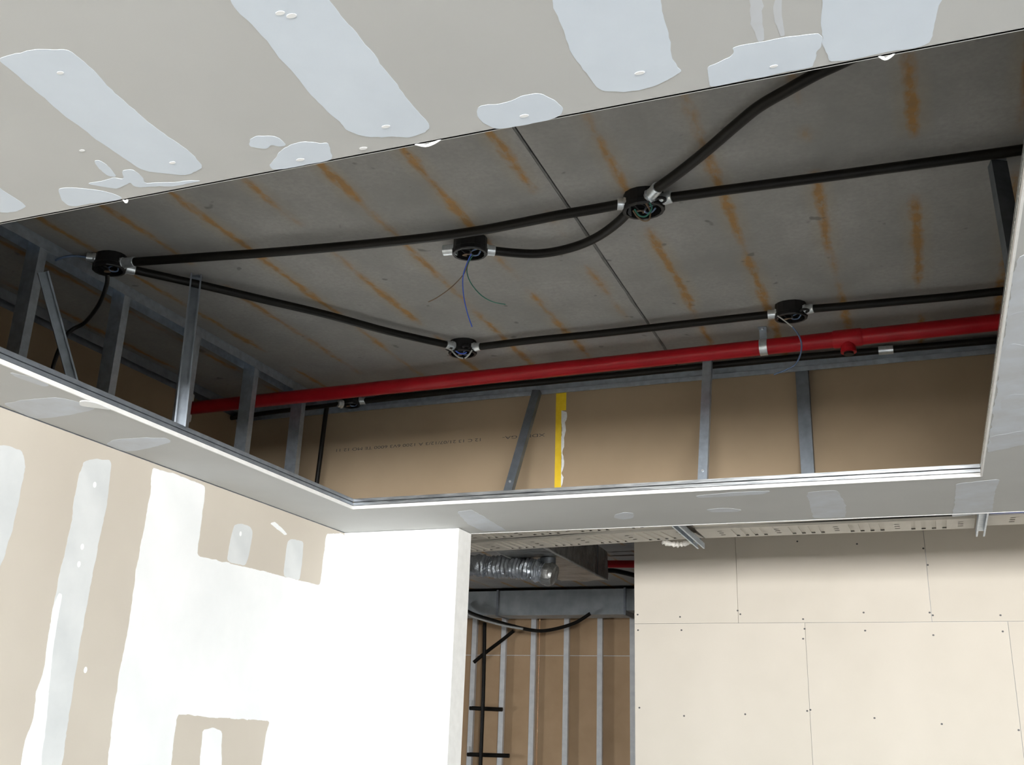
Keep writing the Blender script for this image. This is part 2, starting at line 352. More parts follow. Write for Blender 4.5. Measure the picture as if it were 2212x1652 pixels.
WPATCH = [[(2.245, 2.461), (2.492, 2.5), (2.55, 2.509), (2.578, 2.506), (2.599, 2.49), (2.614, 2.453), (2.612, 2.453), (2.612, 2.354), (2.61, 2.241), (2.596, 2.128),
  (2.556, 2.015), (2.379, 1.926)],
 [(2.869, 2.516), (2.868, 2.541), (2.889, 2.553), (2.991, 2.577), (3.008, 2.569), (3.021, 2.403), (3.009, 2.203), (3.001, 2.043), (3.0, 1.812), (3.005, 1.657),
  (3.009, 1.485), (3.009, 1.336), (2.826, 1.344), (2.824, 1.487), (2.826, 1.574), (2.846, 1.631), (2.836, 1.715), (2.853, 1.788), (2.847, 1.875), (2.844, 1.993),
  (2.848, 2.085), (2.856, 2.209), (2.862, 2.297), (2.857, 2.408), (2.857, 2.481)],
 [(3.235, 2.61), (3.369, 2.612), (3.578, 2.613), (3.581, 2.455), (3.582, 2.311), (4.034, 2.319), (4.567, 2.323), (4.575, 2.459), (4.583, 2.593), (4.761, 2.622),
  (5.028, 1.037), (4.254, 1.099), (4.215, 1.473), (4.226, 1.591), (4.247, 1.665), (3.886, 1.666), (3.59, 1.673), (3.59, 1.575), (3.591, 1.479), (3.629, 1.149),
  (3.231, 1.181), (3.235, 1.483), (3.223, 1.663), (3.223, 1.82), (3.234, 1.982), (3.231, 2.189), (3.237, 2.361), (3.247, 2.494)],
 [(3.796, 2.438), (3.808, 2.485), (3.862, 2.502), (3.929, 2.503), (3.955, 2.478), (3.945, 2.406), (3.931, 2.322), (3.788, 2.319)],
 [(4.24, 2.497), (4.311, 2.512), (4.381, 2.514), (4.381, 2.427), (4.381, 2.323), (4.237, 2.321), (4.237, 2.414)],
 [(3.766, 1.615), (3.834, 1.625), (3.9, 1.613), (3.91, 1.534), (3.982, 1.121), (3.806, 1.135), (3.774, 1.477)],
 [(2.855, 2.055), (2.875, 2.058), (2.876, 1.952), (2.878, 1.863), (2.887, 1.761), (2.901, 1.632), (2.914, 1.486), (2.93, 1.34), (2.826, 1.344), (2.824, 1.487),
  (2.826, 1.574), (2.846, 1.631), (2.836, 1.715), (2.853, 1.788), (2.847, 1.875), (2.844, 1.993)]]
WTHIN = [[(4.078, 2.548), (4.121, 2.561), (4.231, 2.524), (4.214, 2.514), (4.108, 2.538)]]
WDABS = [(2.943, 2.469), (2.933, 2.235), (2.931, 2.171), (3.047, 1.808), (3.863, 2.456)]
BOX = {'A': (-2.741, 2.718, 3.262),
 'B': (-1.388, 2.999, 3.262),
 'C': (-0.73, 2.879, 3.262),
 'D': (-1.823, 3.916, 3.262),
 'E': (-0.399, 3.912, 3.262),
 'F': (-2.703, 4.454, 3.262)}
CON = {'AC': [(-2.643, 2.725, 3.255), (-2.373, 2.768, 3.255), (-2.066, 2.817, 3.255), (-1.781, 2.853, 3.255), (-1.538, 2.877, 3.255), (-1.34, 2.886, 3.255),
        (-1.175, 2.878, 3.255), (-1.023, 2.865, 3.255), (-0.895, 2.861, 3.255), (-0.798, 2.856, 3.255)],
 'AD': [(-2.689, 2.778, 3.255), (-2.539, 2.957, 3.255), (-2.379, 3.16, 3.255), (-2.21, 3.376, 3.255), (-2.043, 3.63, 3.255), (-1.864, 3.849, 3.255)],
 'BC': [(-1.323, 3.04, 3.255), (-1.254, 3.081, 3.255), (-1.178, 3.112, 3.255), (-1.092, 3.113, 3.255), (-0.998, 3.086, 3.255), (-0.917, 3.038, 3.255),
        (-0.841, 2.971, 3.255), (-0.784, 2.906, 3.255)],
 'CR': [(-0.644, 2.862, 3.255), (-0.421, 2.87, 3.255), (-0.201, 2.88, 3.255), (-0.016, 2.887, 3.255), (0.187, 2.894, 3.255), (0.372, 2.9, 3.255), (0.51, 2.902, 3.255),
        (0.646, 2.903, 3.255)],
 'CT': [(-0.668, 2.796, 3.255), (-0.574, 2.716, 3.255), (-0.471, 2.619, 3.255), (-0.374, 2.52, 3.255), (-0.301, 2.451, 3.255), (-0.221, 2.4, 3.255),
        (-0.146, 2.355, 3.255), (-0.087, 2.327, 3.255), (-0.03, 2.301, 3.255), (0.036, 2.267, 3.255)],
 'DE': [(-1.745, 3.908, 3.255), (-1.488, 3.902, 3.255), (-1.177, 3.91, 3.255), (-0.879, 3.907, 3.255), (-0.595, 3.905, 3.255), (-0.476, 3.906, 3.255)],
 'ER': [(-0.32, 3.894, 3.255), (-0.151, 3.907, 3.255), (0.017, 3.917, 3.255), (0.197, 3.926, 3.255), (0.388, 3.927, 3.255), (0.557, 3.935, 3.255), (0.722, 3.94, 3.255)],
 'FL': [(-2.734, 4.407, 3.23), (-2.866, 4.42, 3.23), (-3.072, 4.431, 3.23), (-3.258, 4.448, 3.23), (-3.456, 4.474, 3.23)],
 'FR': [(-2.638, 4.475, 3.258), (-2.322, 4.46, 3.258), (-1.809, 4.446, 3.258), (-1.338, 4.445, 3.258), (-0.894, 4.439, 3.258), (-0.481, 4.438, 3.258),
        (-0.092, 4.45, 3.258), (0.381, 4.458, 3.258), (0.622, 4.465, 3.258)]}
FDOWN = [(-2.852, 4.47, 3.239), (-2.856, 4.47, 3.188), (-2.86, 4.47, 3.075), (-2.865, 4.47, 2.938), (-2.873, 4.47, 2.755)]
ACABLE = [(-2.735, 2.708, 3.211), (-2.76, 2.738, 3.184), (-2.82, 2.779, 3.133), (-2.95, 2.854, 3.102), (-3.02, 2.842, 3.053), (-3.1, 2.878, 2.944), (-3.1, 2.892, 2.833)]
ATHIN = [(-2.8, 2.677, 3.273), (-2.84, 2.648, 3.273), (-2.86, 2.615, 3.257), (-2.864, 2.58, 3.228)]
WB = [[(-1.373, 2.979, 3.221), (-1.383, 2.979, 3.198), (-1.396, 2.979, 3.15), (-1.443, 2.979, 3.103), (-1.495, 2.979, 3.071), (-1.529, 2.979, 3.058)],
 [(-1.369, 2.969, 3.216), (-1.384, 2.969, 3.179), (-1.396, 2.969, 3.128), (-1.389, 2.969, 3.057), (-1.371, 2.969, 2.99), (-1.352, 2.969, 2.94)],
 [(-1.371, 2.989, 3.222), (-1.388, 2.989, 3.189), (-1.39, 2.989, 3.154), (-1.372, 2.989, 3.111), (-1.332, 2.989, 3.062), (-1.287, 2.989, 3.032), (-1.241, 2.989, 3.017)]]
WE = [[(-0.446, 3.872, 3.232), (-0.417, 3.872, 3.205), (-0.392, 3.872, 3.178), (-0.372, 3.872, 3.145), (-0.362, 3.872, 3.106), (-0.368, 3.872, 3.062), (-0.389, 3.872, 3.024),
  (-0.422, 3.872, 3.005), (-0.472, 3.872, 2.989)]]
WC = [[(-0.751, 2.829, 3.21), (-0.737, 2.829, 3.186), (-0.718, 2.829, 3.169), (-0.7, 2.829, 3.171), (-0.697, 2.829, 3.201), (-0.709, 2.829, 3.227)],
 [(-0.745, 2.824, 3.211), (-0.729, 2.824, 3.186), (-0.708, 2.824, 3.182), (-0.69, 2.824, 3.205), (-0.697, 2.824, 3.226)]]
WD = [[(-1.828, 3.856, 3.225), (-1.811, 3.856, 3.213), (-1.793, 3.856, 3.209), (-1.776, 3.856, 3.213)],
 [(-1.85, 3.851, 3.232), (-1.827, 3.851, 3.206), (-1.808, 3.851, 3.191), (-1.79, 3.851, 3.185)],
 [(-1.748, 3.851, 3.219), (-1.764, 3.851, 3.197), (-1.781, 3.851, 3.184)]]
PIPE = [(-3.424, 4.14, 3.186), (-1.246, 4.14, 3.205), (0.37, 4.14, 3.219), (0.587, 4.14, 3.218)]
HANG = {'F': ((-0.821, 4.37, 3.287), (-0.838, 4.26, 2.677)),
 'Fb': ((-1.677, 4.47, 3.23), (-1.741, 4.3, 2.693)),
 'L': ((-2.545, 2.969, 3.291), (-2.52, 2.968, 2.67)),
 'Lb': ((-2.8, 2.477, 3.125), (-2.78, 2.684, 2.773)),
 'R': ((0.315, 2.991, 3.285), (0.3, 2.729, 2.79))}
STUDY = [2.508, 2.95, 3.4, 3.843, 4.263]
TAPE = [(-1.612, 3.251), (-1.559, 3.246), (-1.559, 3.15), (-1.583, 3.15), (-1.578, 2.758), (-1.611, 2.76)]
TORN = [(-1.583, 3.15), (-1.559, 3.143), (-1.556, 3.115), (-1.566, 3.092), (-1.562, 3.045), (-1.569, 3.01), (-1.566, 2.963), (-1.577, 2.941), (-1.57, 2.917), (-1.566, 2.871),
 (-1.575, 2.837), (-1.565, 2.814), (-1.572, 2.78), (-1.579, 2.765)]
SCREW = [(-1.866, 2.457), (-1.864, 2.352), (-1.57, 2.439), (-1.562, 2.351), (-1.18, 2.477), (-1.163, 2.453), (-0.759, 2.418), (-0.753, 2.356), (-0.766, 2.293), (-0.381, 2.456),
 (-0.38, 2.343), (0.012, 2.452), (0.029, 2.435), (0.021, 2.314), (0.414, 2.432), (0.416, 2.335), (-0.768, 2.927), (-0.39, 2.897), (0.011, 2.855), (0.028, 2.749),
 (-1.858, 1.843), (-1.556, 1.798), (-1.156, 1.818), (-0.766, 1.847), (-0.746, 1.854), (-0.364, 1.814), (0.02, 1.789), (0.439, 1.766)]
FAR = {'box_bot': (-2.539, 8.634, 2.93),
 'box_top': (-2.54, 8.634, 3.181),
 'cable': [(-5.114, 11.36, 3.068), (-4.99, 11.36, 2.986), (-4.575, 11.36, 2.866), (-4.23, 11.36, 2.791), (-4.005, 11.36, 2.795), (-3.73, 11.36, 2.866),
           (-3.54, 11.36, 2.972)],
 'cable2': [(-5.084, 11.3, 3.007), (-4.932, 11.3, 2.936), (-4.579, 11.3, 2.844), (-4.321, 11.3, 2.801)],
 'con': [(-2.857, 9.3, 3.24), (-2.789, 9.3, 3.134), (-2.655, 9.3, 3.114), (-2.479, 9.3, 3.071), (-2.263, 9.3, 3.012)],
 'diag': [(-5.208, 11.976, 2.476), (-5.065, 11.976, 2.586), (-4.846, 11.976, 2.74), (-4.699, 11.976, 2.85)],
 'duct': [(-3.973, 11.4, 1.613), (-3.967, 11.4, 1.34), (-4.691, 11.4, 1.545), (-3.067, 11.4, 1.332)],
 'flex': [(-3.366, 7.44, 2.887), (-3.129, 7.44, 2.874), (-2.897, 7.44, 2.857), (-2.707, 7.44, 2.828), (-2.632, 7.44, 2.805)],
 'red': [(-2.895, 9.5, 3.216), (-2.398, 9.5, 3.203)],
 'rod1': [(-5.235, 11.974, 1.941), (-4.814, 11.974, 1.934)],
 'rod2': [(-5.239, 11.974, 1.416), (-4.707, 11.974, 1.42)],
 'stud_x': [(-5.231, 12.0, 0.738), (-4.841, 12.0, 0.742), (-4.454, 12.0, 0.746), (-4.035, 12.0, 0.75), (-3.62, 12.0, 0.754), (-3.226, 12.0, 0.758)],
 'vert': [(-5.055, 11.9, 2.937), (-5.043, 11.9, 2.526), (-5.034, 11.9, 1.938), (-5.035, 11.9, 1.063)]}
CLOTH = [(-1.28, 5.539, 2.67), (-1.256, 5.6, 2.67), (-1.189, 5.528, 2.67), (-1.149, 5.495, 2.67)]

# ---------------------------------------------------------------- floor, slab, room shell
o = MB((0, 3, 0)).box(-8.2, 6.2, ROOM_Y0-0.2, 12.3, -0.15, 0).build('floor', 'floor_concrete'); struct(o, 'pale bare concrete floor under the whole building level', 'floor')
slab = empty('ceiling_slab', (0, 0, SLAB)); struct(slab, 'grey rust-streaked concrete slab above the opening', 'ceiling')
JX = -0.985
# two precast planks meeting at a recessed joint
for x0, x1 in ((-8.2, JX-0.006), (JX+0.006, 6.2)):
    MB((0, 0, SLAB)).box(x0, x1, ROOM_Y0-0.2, 12.3, SLAB, SLAB+0.18).build('slab_plank', 'slab_concrete', slab)
MB((JX, 0, SLAB)).box(JX-.006, JX+.006, ROOM_Y0-.2, 12.3, SLAB+.012, SLAB+.18).build('joint_grout', 'joint_mortar', slab)
mb = MB((JX, 0, SLAB)); ys = [1.4+0.05*i for i in range(66)]
pl = []; pr = []
for y in ys:
    pl.append((JX-0.004-0.010*abs(noise.noise((y*5, 0, 0))), y, SLAB-0.0008)); pr.append((JX+0.002+0.008*abs(noise.noise((y*7, 3, 0))), y, SLAB-0.0008))
n = len(ys); mb.add(pl+pr+[(p[0], p[1], SLAB+0.01) for p in pl+pr], [(i, i+1, n+i+1, n+i) for i in range(n-1)]+[(2*n+i, 2*n+i+1, 3*n+i+1, 3*n+i) for i in range(n-1)])
tag(mb.build('joint_filler', 'joint_mortar', slab), 'dark ragged filler in the plank joint')

OX0, OX1, OY0, OY1 = -2.502, 0.237, 1.434, 4.23     # opening in the suspended ceiling
CY1 = 4.93; LX = -2.855; FY0 = 4.765
ceil = empty('ceiling', (0, 0, CEIL)); struct(ceil, 'suspended plasterboard ceiling with patched joints round a rectangular opening', 'ceiling')
T = 0.012
for x0, x1, y0, y1 in ((LX-0.0, ROOM_X1, ROOM_Y0, OY0), (LX, OX0, OY0, OY1), (OX1, ROOM_X1, OY0, OY1), (LX, ROOM_X1, OY1, CY1)):
    MB((x0, y0, CEIL)).box(x0, x1, y0, y1, CEIL, CEIL+T).build('plasterboard', 'paper', ceil)
for p in PATCH: plate('compound_patch', p, 'z', CEIL, 0.0003, 'compound', ceil, rag=0.004)
for i, p in enumerate(THIN): plate('thin_compound_smear', p, 'z', CEIL, 0.0002+.00005*i, 'thin_compound', ceil, rag=0.006)
for i, (x, y) in enumerate(DABS):
    r = 0.005+0.004*random.random()
    plate('screw_filler', [(x+r*(1+.3*random.random())*math.cos(a*.785), y+.6*r*math.sin(a*.785)) for a in range(8)], 'z', CEIL-0.0003, 0.0004, 'wall_compound', ceil)
for i, (x, y) in enumerate(NUBS):
    mb = MB((x, OY0, CEIL)); L = (0.026, 0.005, 0.012)[i]
    mb.tube(smooth_path([(x-L, OY0-.001, CEIL+.002), (x-L*.3, OY0+.004, CEIL-.003), (x+L*.4, OY0+.003, CEIL-.001), (x+L, OY0-.001, CEIL+.003)], 3), (.0028, .0025, .0024)[i], 6)
    mb.build('compound_blob', 'wall_compound', ceil)

# edge trims of the opening: white bead under a steel furring track
def edge_trim(name, label, a, b, inward, bead_mat, track_mat, drop=.0015):
    """a-b along the edge at ceiling level, inward = unit vector into the opening"""
    e = empty(name, a); struct(e, label, 'trim')
    a, b, n = Vector(a), Vector(b), Vector(inward); up = Vector((0, 0, 1))
    MB(a).sweep([(-.004, -drop), (.002, -drop), (.002, .0135), (-.004, .0135)], a, b, n, up).build('edge_bead', bead_mat, e)
    MB(a).sweep([(-.030, .0155), (-.002, .0155), (-.0005, .017), (-.0005, .030), (-.003, .0315), (-.003, .0335), (-.0005, .035), (-.0005, .049), (-.030, .049), (-.030, .0475), (-.003, .0475), (-.003, .017), (-.030, .017)], a, b, n, up).build('furring_track', track_mat, e)
    return e
t1 = edge_trim('trim_1', 'white bead and grey steel track along the left ceiling opening edge', (OX0, OY0, CEIL), (OX0, OY1, CEIL), (1, 0, 0), 'gypsum_core', 'galvanised_dull')
edge_trim('trim_2', 'bright streaked steel track along the far edge of the ceiling opening', (OX0, OY1, CEIL), (OX1, OY1, CEIL), (0, -1, 0), 'gypsum_core', 'galvanised_streak')
edge_trim('trim_3', 'thin white bead and track along the right edge of the ceiling opening', (OX1, OY0, CEIL), (OX1, OY1, CEIL), (-1, 0, 0), 'gypsum_core', 'galvanised_streak')
edge_trim('trim_4', 'plain bead on the near edge of the ceiling opening', (OX0, OY0, CEIL), (OX1, OY0, CEIL), (0, 1, 0), 'paper', 'galvanised_dull', 0.0)
plate('compound_lump', [(2.50, -2.49), (2.53, -2.485), (2.60, -2.497), (2.58, -2.56), (2.53, -2.60), (2.49, -2.55)] and [(-2.512, 2.49), (-2.495, 2.52), (-2.499, 2.60), (-2.53, 2.57), (-2.575, 2.53), (-2.54, 2.49)], 'z', CEIL, 0.003, 'wall_compound', ceil)

MB((0, CY1, CEIL)).box(-2.19, ROOM_X1, CY1-.004, CY1+.004, CEIL-.0015, CEIL+T+.01).build('edge_bead', 'gypsum_core', ceil)
# left room wall
wl = empty('wall_left', (LX, 0, 0)); struct(wl, 'left plasterboard wall with broad white compound bands and grey paper showing', 'wall')
MB((LX, 0, 0)).box(LX-0.013, LX, ROOM_Y0, FY0, 0, CEIL-0.004).build('plasterboard', 'wall_paper', wl)
for i, p in enumerate(WPATCH): plate('compound_patch', p, 'x', LX, 0.0003 if i < 6 else .0005, 'wall_compound' if i in (2, 5, 6) else 'wall_skim', wl, rag=0.005)
for p in WTHIN: plate('torn_paper', p, 'x', LX, 0.0012, 'wall_compound', wl, rag=0.004)
for (y, z) in WDABS:
    plate('screw_filler', [(y+.009*math.cos(a*.785), z+.012*math.sin(a*.785)) for a in range(8)], 'x', LX+0.0003, 0.0004, 'wall_compound', wl)
MB((LX, 0, 0)).box(LX-0.08, LX-0.005, ROOM_Y0, FY0, CEIL-0.012, CEIL+0.012).build('head_batten', 'galvanised_dull', wl)

# short return wall facing the camera, with its end reveal
wf = empty('wall_front', (-2.19, FY0, 0)); struct(wf, 'short white plastered wall return beside the doorway gap', 'wall')
MB((-2.19, FY0, 0)).box(LX-0.6, -2.19, FY0, 4.925, 0, CEIL-0.002).build('plasterboard', 'wall_compound', wf)
MB((-2.19, FY0, 0)).sweep([(0, 0), (.0015, 0), (.0015, .158), (0, .158)], (-2.19, FY0+.001, 0), (-2.19, FY0+.001, CEIL-.004), (1, 0, 0), (0, 1, 0)).build('corner_bead', 'gypsum_core', wf)

# bulkhead above the ceiling: brown back of boards, printed line, yellow edge tape
wb = empty('wall_bulkhead', (-1, 4.58, CEIL)); struct(wb, 'brown backs of bulkhead boards above the ceiling opening', 'wall')
TX = -1.585
for x0, x1 in ((-3.46, TX-0.001), (TX+0.001, 1.6), (1.604, ROOM_X1)):
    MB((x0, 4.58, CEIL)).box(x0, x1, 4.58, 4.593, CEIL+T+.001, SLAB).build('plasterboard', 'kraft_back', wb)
plate('yellow_tape', TAPE, 'y', 4.58, 0.001, 'yellow_tape', wb, soft=False)
plate('torn_tape', TORN, 'y', 4.58, 0.0007, 'torn_paper', wb, soft=False, rag=0.006)
def print_line(txt, x_right, z, size, wid):
    cu = bpy.data.curves.new('print', 'FONT'); cu.body = txt; cu.size = size; cu.extrude = 0.0
    tmp = bpy.data.objects.new('print_tmp', cu); COL.objects.link(tmp)
    dg = bpy.context.evaluated_depsgraph_get(); me = bpy.data.meshes.new_from_object(tmp.evaluated_get(dg))
    bpy.data.objects.remove(tmp)
    xs = [v.co.x for v in me.vertices]; k = wid/(max(xs)-min(xs))
    for v in me.vertices:
        v.co = Vector((-v.co.x*k, 0, -v.co.y))          # upside down, as the board hangs
    me.materials.clear()
    ob = link('printed_line', me, 'print_ink', wb); ob.location = Vector((x_right, 4.5793, z))-world_loc(wb)
print_line('XDN2 GA-', -1.665, CEIL+0.41, 0.022, 0.225)
print_line('12 C 13 21/07/12/3 A 1200 6V3 6000 TE MO 12 11', -2.00, CEIL+0.41, 0.022, 0.83)
MB((0, CY1, CEIL)).box(LX, ROOM_X1, CY1-0.013, CY1, CEIL+T, SLAB).build('corridor_side_board', 'cream_board', wb)

# shaft wall behind the left studs
ws = empty('wall_shaft', (-3.46, 0, 0)); struct(ws, 'dark brown shaft wall seen between the left steel studs', 'wall')
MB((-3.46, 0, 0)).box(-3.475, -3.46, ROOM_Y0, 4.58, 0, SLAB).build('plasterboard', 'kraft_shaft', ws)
MB((-3.46, 0, 0)).sweep(u_prof(.07, .045), (-3.425, ROOM_Y0, SLAB), (-3.425, 4.58, SLAB), (1, 0, 0), (0, 0, -1)).build('head_track', 'galvanised_dull', ws)

# corridor wall of separate boards
wc = empty('wall_corridor', (-1.889, 7.1, 0)); struct(wc, 'cream plasterboard wall of separate screwed boards across the corridor', 'wall')
XE = 6.0; G = 0.0022; ZJ = 2.395
up_x = [-1.889, -1.178, 0.021, 1.221, 2.421, 3.621, 4.821, XE]; lo_x = [-1.889, -0.750, 0.450, 1.650, 2.850, 4.05, 5.25, XE]
for xs, z0, z1 in ((up_x, ZJ+G/2, SLAB-.002), (lo_x, 0.012, ZJ-G/2)):
    for a, b in zip(xs[:-1], xs[1:]):
        MB((a, 7.1, z0)).box(a+G/2, b-G/2, 7.087+.0006*random.random(), 7.10, z0, z1).build('plasterboard', 'cream_board', wc)
MB((-1.889, 7.1, 0)).box(-1.887, XE, 7.1002, 7.19, 0.0, SLAB-.001).build('stud_core', 'galvanised_dull', wc)
mb = MB((0, 7.09, 2))
for (x, z) in SCREW:
    mb.add([(x+.007*math.cos(a*1.047), 7.0868, z+.006*math.sin(a*1.047)) for a in range(6)]+[(x, 7.0862, z)], [(i, (i+1) % 6, 6) for i in range(6)])
tag(mb.build('screw_heads', 'screw_head', wc, fix=False), kind='stuff')

# rest of the shell
def shell(name, label, b, mat='plain_wall', origin=None):
    o_ = MB((b[0], b[2], b[4])).box(*b).build(name, mat); struct(o_, label, 'wall'); return o_
def window_wall(name, label, axis, val, a0, a1, win, th=0.2):
    e = empty(name, (val, 0, 0) if axis == 'x' else (0, val, 0)); struct(e, label, 'wall')
    w0, w1, z0, z1 = win
    for p0, p1, q0, q1 in ((a0, w0, 0, SLAB), (w1, a1, 0, SLAB), (w0, w1, 0, z0), (w0, w1, z1, SLAB)):
        bx = (val, val+th, p0, p1, q0, q1) if axis == 'x' else (p0, p1, val-th, val, q0, q1)
        MB(e.location).box(*bx).build('wall_piece', 'plain_wall', e)
    k = 4
    for i in range(1, k):
        p = w0+(w1-w0)*i/k
        bx = (val+.05, val+.1, p-.025, p+.025, z0, z1) if axis == 'x' else (p-.025, p+.025, val-.1, val-.05, z0, z1)
        MB(e.location).box(*bx).build('mullion', 'frame_dark', e)
window_wall('wall_back', 'wall behind the viewer with a wide unglazed window opening', 'y', ROOM_Y0, -3.5, ROOM_X1+.2, WIN_BACK)
shell('wall_right', 'plain right room wall', (ROOM_X1, ROOM_X1+.2, ROOM_Y0, CY1, 0, SLAB))
shell('wall_corridor_end', 'plain end wall of the corridor', (6.05, 6.2, CY1, 12.2, 0, SLAB))
shell('wall_link', 'plain wall joining room and corridor', (ROOM_X1, 6.15, CY1-.15, CY1, 0, SLAB))
window_wall('wall_far_side', 'side wall of the far room with an unseen opening added to brighten the room', 'x', -8.1, 4.6, 12.2, FILL_WIN_FAR, .15)
shell('wall_side', 'plain wall beside the shaft', (-8.1, -3.46, 4.6, 4.75, 0, SLAB))

# far room wall
wr = empty('wall_far', (-4, 12.0, 0)); struct(wr, 'brown board wall behind bare studs in the far room', 'wall')
for z0, z1 in ((0, 0.17), (0.172, 2.565), (2.568, SLAB)):
    for x0, x1 in ((-8, -5.6), (-5.6, -4.4), (-4.4, -3.2), (-3.2, -2), (-2, 6)):
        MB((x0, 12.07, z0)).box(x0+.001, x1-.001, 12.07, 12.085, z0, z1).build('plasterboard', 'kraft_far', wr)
for z in (0.171, 2.5665):
    MB((-8, 12.07, z)).box(-8, 6, 12.068, 12.0702, z-.004, z+.004).build('joint_line', 'torn_paper', wr)

# ---------------------------------------------------------------- steel framing
fr = empty('stud_frame', (-2.9, 3.3, CEIL)); tag(fr, 'row of grey steel studs with head track rising above the left wall', 'stud frame')
MB((-2.9, 3.3, SLAB)).sweep(u_prof(.068, .042), (-2.903, 1.0, SLAB-.0005), (-2.903, 4.495, SLAB-.0005), (1, 0, 0), (0, 0, -1)).build('head_track', 'galvanised', fr)
for y in [2.06]+STUDY:
    MB((-2.903, y, 2.0)).sweep(c_prof(.064, .036), (-2.903, y, 1.2), (-2.903, y, SLAB-.004), (1, 0, 0), (0, 1, 0)).build('stud', 'galvanised', fr)
bf = empty('bulkhead_frame', (-1, 4.53, CEIL)); tag(bf, 'long blue-grey head track with stud fixed to the bulkhead boards', 'stud frame')
ht = MB((-1, 4.53, SLAB)).sweep(u_prof(.07, .05), (-3.44, 4.54, SLAB-.0005), (ROOM_X1, 4.54, SLAB-.0005), (0, 1, 0), (0, 0, -1)).build('head_track', 'galvanised', bf)
MB((-1, 4.505, SLAB)).box(-3.44, ROOM_X1, 4.497, 4.503, SLAB-.075, SLAB-.054).build('stiffener_rail', 'galvanised', bf)
MB((-.44, 4.53, CEIL)).sweep(c_prof(.055, .05), (-.43, 4.525, CEIL+T), (-.43, 4.525, SLAB-.01), (1, 0, 0), (0, 1, 0)).build('stud', 'galvanised_dark', bf)

def hanger(label, p0, p1, w, f, mat, facing, cap=True):
    p0, p1 = Vector(p0), Vector(p1)
    e = empty('ceiling_hanger', p1); tag(e, label, 'hanger', 'steel struts hanging the ceiling')
    d = (p0-p1).normalized(); n = Vector(facing); xd = d.cross(n).normalized(); n = xd.cross(d)
    MB(p1).sweep(c_prof(w, f, .006), p1, p0, xd, n).build('channel', mat, e)
    MB(p0).box(p0.x-.02, p0.x+.02, p0.y-.015, p0.y+.015, SLAB-.003, SLAB).build('fixing_plate', mat, e) if cap else None
    q = p1+d*.05
    MB(q).tube([q-n*.004, q+n*.001], .006, 8).build('screw', 'zinc_coupling', e)
h = HANG
hanger('open steel channel hanging in front of the left studs', h['L'][0], h['L'][1], .042, .032, 'galvanised_dull', (.62, -.78, 0))
hanger('pale upright steel hanger between the yellow tape and the dark stud', h['F'][0], h['F'][1], .04, .03, 'galvanised', (0, 1, 0))
hanger('slanting dark steel strut near the right opening edge', h['R'][0], h['R'][1], .045, .03, 'galvanised_dark', (-.3, 1, 0))
hanger('dark steel strut slanting between the two leftmost studs', h['Lb'][0], h['Lb'][1], .036, .026, 'galvanised_dark', (.7, -.7, 0), cap=False)
hanger('leaning grey steel strut left of the yellow tape', h['Fb'][0], h['Fb'][1], .04, .03, 'galvanised_dark', (0, 1, 0), cap=False)

# ---------------------------------------------------------------- junction boxes, conduits, wires
def junction_box(key, label, rot, couplings, lugs, wires, r=.056):
    c = Vector(BOX[key]); e = empty('junction_box', c); tag(e, label, 'junction box', 'black junction boxes under the slab')
    n = 8; zt, zb = SLAB, c.z-.032
    mb = MB(c); ring = lambda rr, z, ch=.45: [(c.x+rr*math.cos(rot+math.radians(22.5)+2*math.pi*k/16+0), c.y+rr*math.sin(rot+math.radians(22.5)+2*math.pi*k/16), z) for k in range(16)]
    def oct_(rr, z):
        out = []
        for k in range(16):
            a = 2*math.pi*k/16
            q = rr*(1.0 if k % 4 else 0.985)
            out.append((c.x+q*1.12*math.cos(a+rot), c.y+q*.95*math.sin(a+rot), z))
        return out
    rings = [oct_(r*.98, zt), oct_(r, c.z-.012), oct_(r*1.04, c.z-.014), oct_(r*1.04, zb+.004), oct_(r*1.0, zb), oct_(r*.86, zb), oct_(r*.84, c.z+.005)]
    vs = [p for rg in rings for p in rg]; m = 16
    fs = [(i*m+k, i*m+(k+1) % m, (i+1)*m+(k+1) % m, (i+1)*m+k) for i in range(len(rings)-1) for k in range(m)]
    fs.append(tuple(range(m))); fs.append(tuple((len(rings)-1)*m+k for k in range(m)))
    mb.add(vs, fs); mb.build('box_body', 'black_plastic', e)
    for a in lugs:
        q = c+Vector((math.cos(a), math.sin(a), 0))*r*1.2; q.z = zb+.012
        MB(q).tube([q+Vector((.015*math.cos(2*math.pi*i/12)*1.0, .015*math.sin(2*math.pi*i/12), 0)) for i in range(13)], .0055, 6, cap=False).build('screw_lug', 'black_plastic', e)
    for i in range(3):
        a = rot+2.1*i; q = c+Vector((math.cos(a)*.02, math.sin(a)*.02, 0))
        pts = [q+Vector((.018*math.cos(a+t*1.3), .018*math.sin(a+t*1.3), -.020-.010*math.sin(t*.8))) for t in range(5)]
        MB(q).tube(smooth_path(pts, 3), .0028, 6).build('terminal_wire', ('wire_slate', 'wire_brown', 'black_plastic')[i], e)
    for target, L in couplings:
        tv = Vector(target); d = (tv-Vector((c.x, c.y, tv.z))); d.z = 0; d.normalize()
        s_ = Vector((c.x, c.y, tv.z))+d*r*.9; f_ = tv+d*.012
        cp = MB(s_).tube([s_, s_+d*.012, s_+d*.0125, f_-d*.001, f_], .02, 12, radii=[.0225, .0225, .0195, .0195, .0185]).build('coupling', 'zinc_coupling', e)
        MB(s_).tube([s_+d*.004, s_+d*.010], .0245, 6).build('lock_ring', 'zinc_coupling', cp)
    for pts, rr, mat in wires:
        MB(pts[0]).tube(smooth_path(pts, 6), rr, 8).build('loose_wire', mat, e)
    return e
junction_box('A', 'black junction box at the left end, against the steel studs', .1, [(CON['AC'][0], 1), (CON['AD'][0], 1), (ATHIN[0], 1)], [], [])
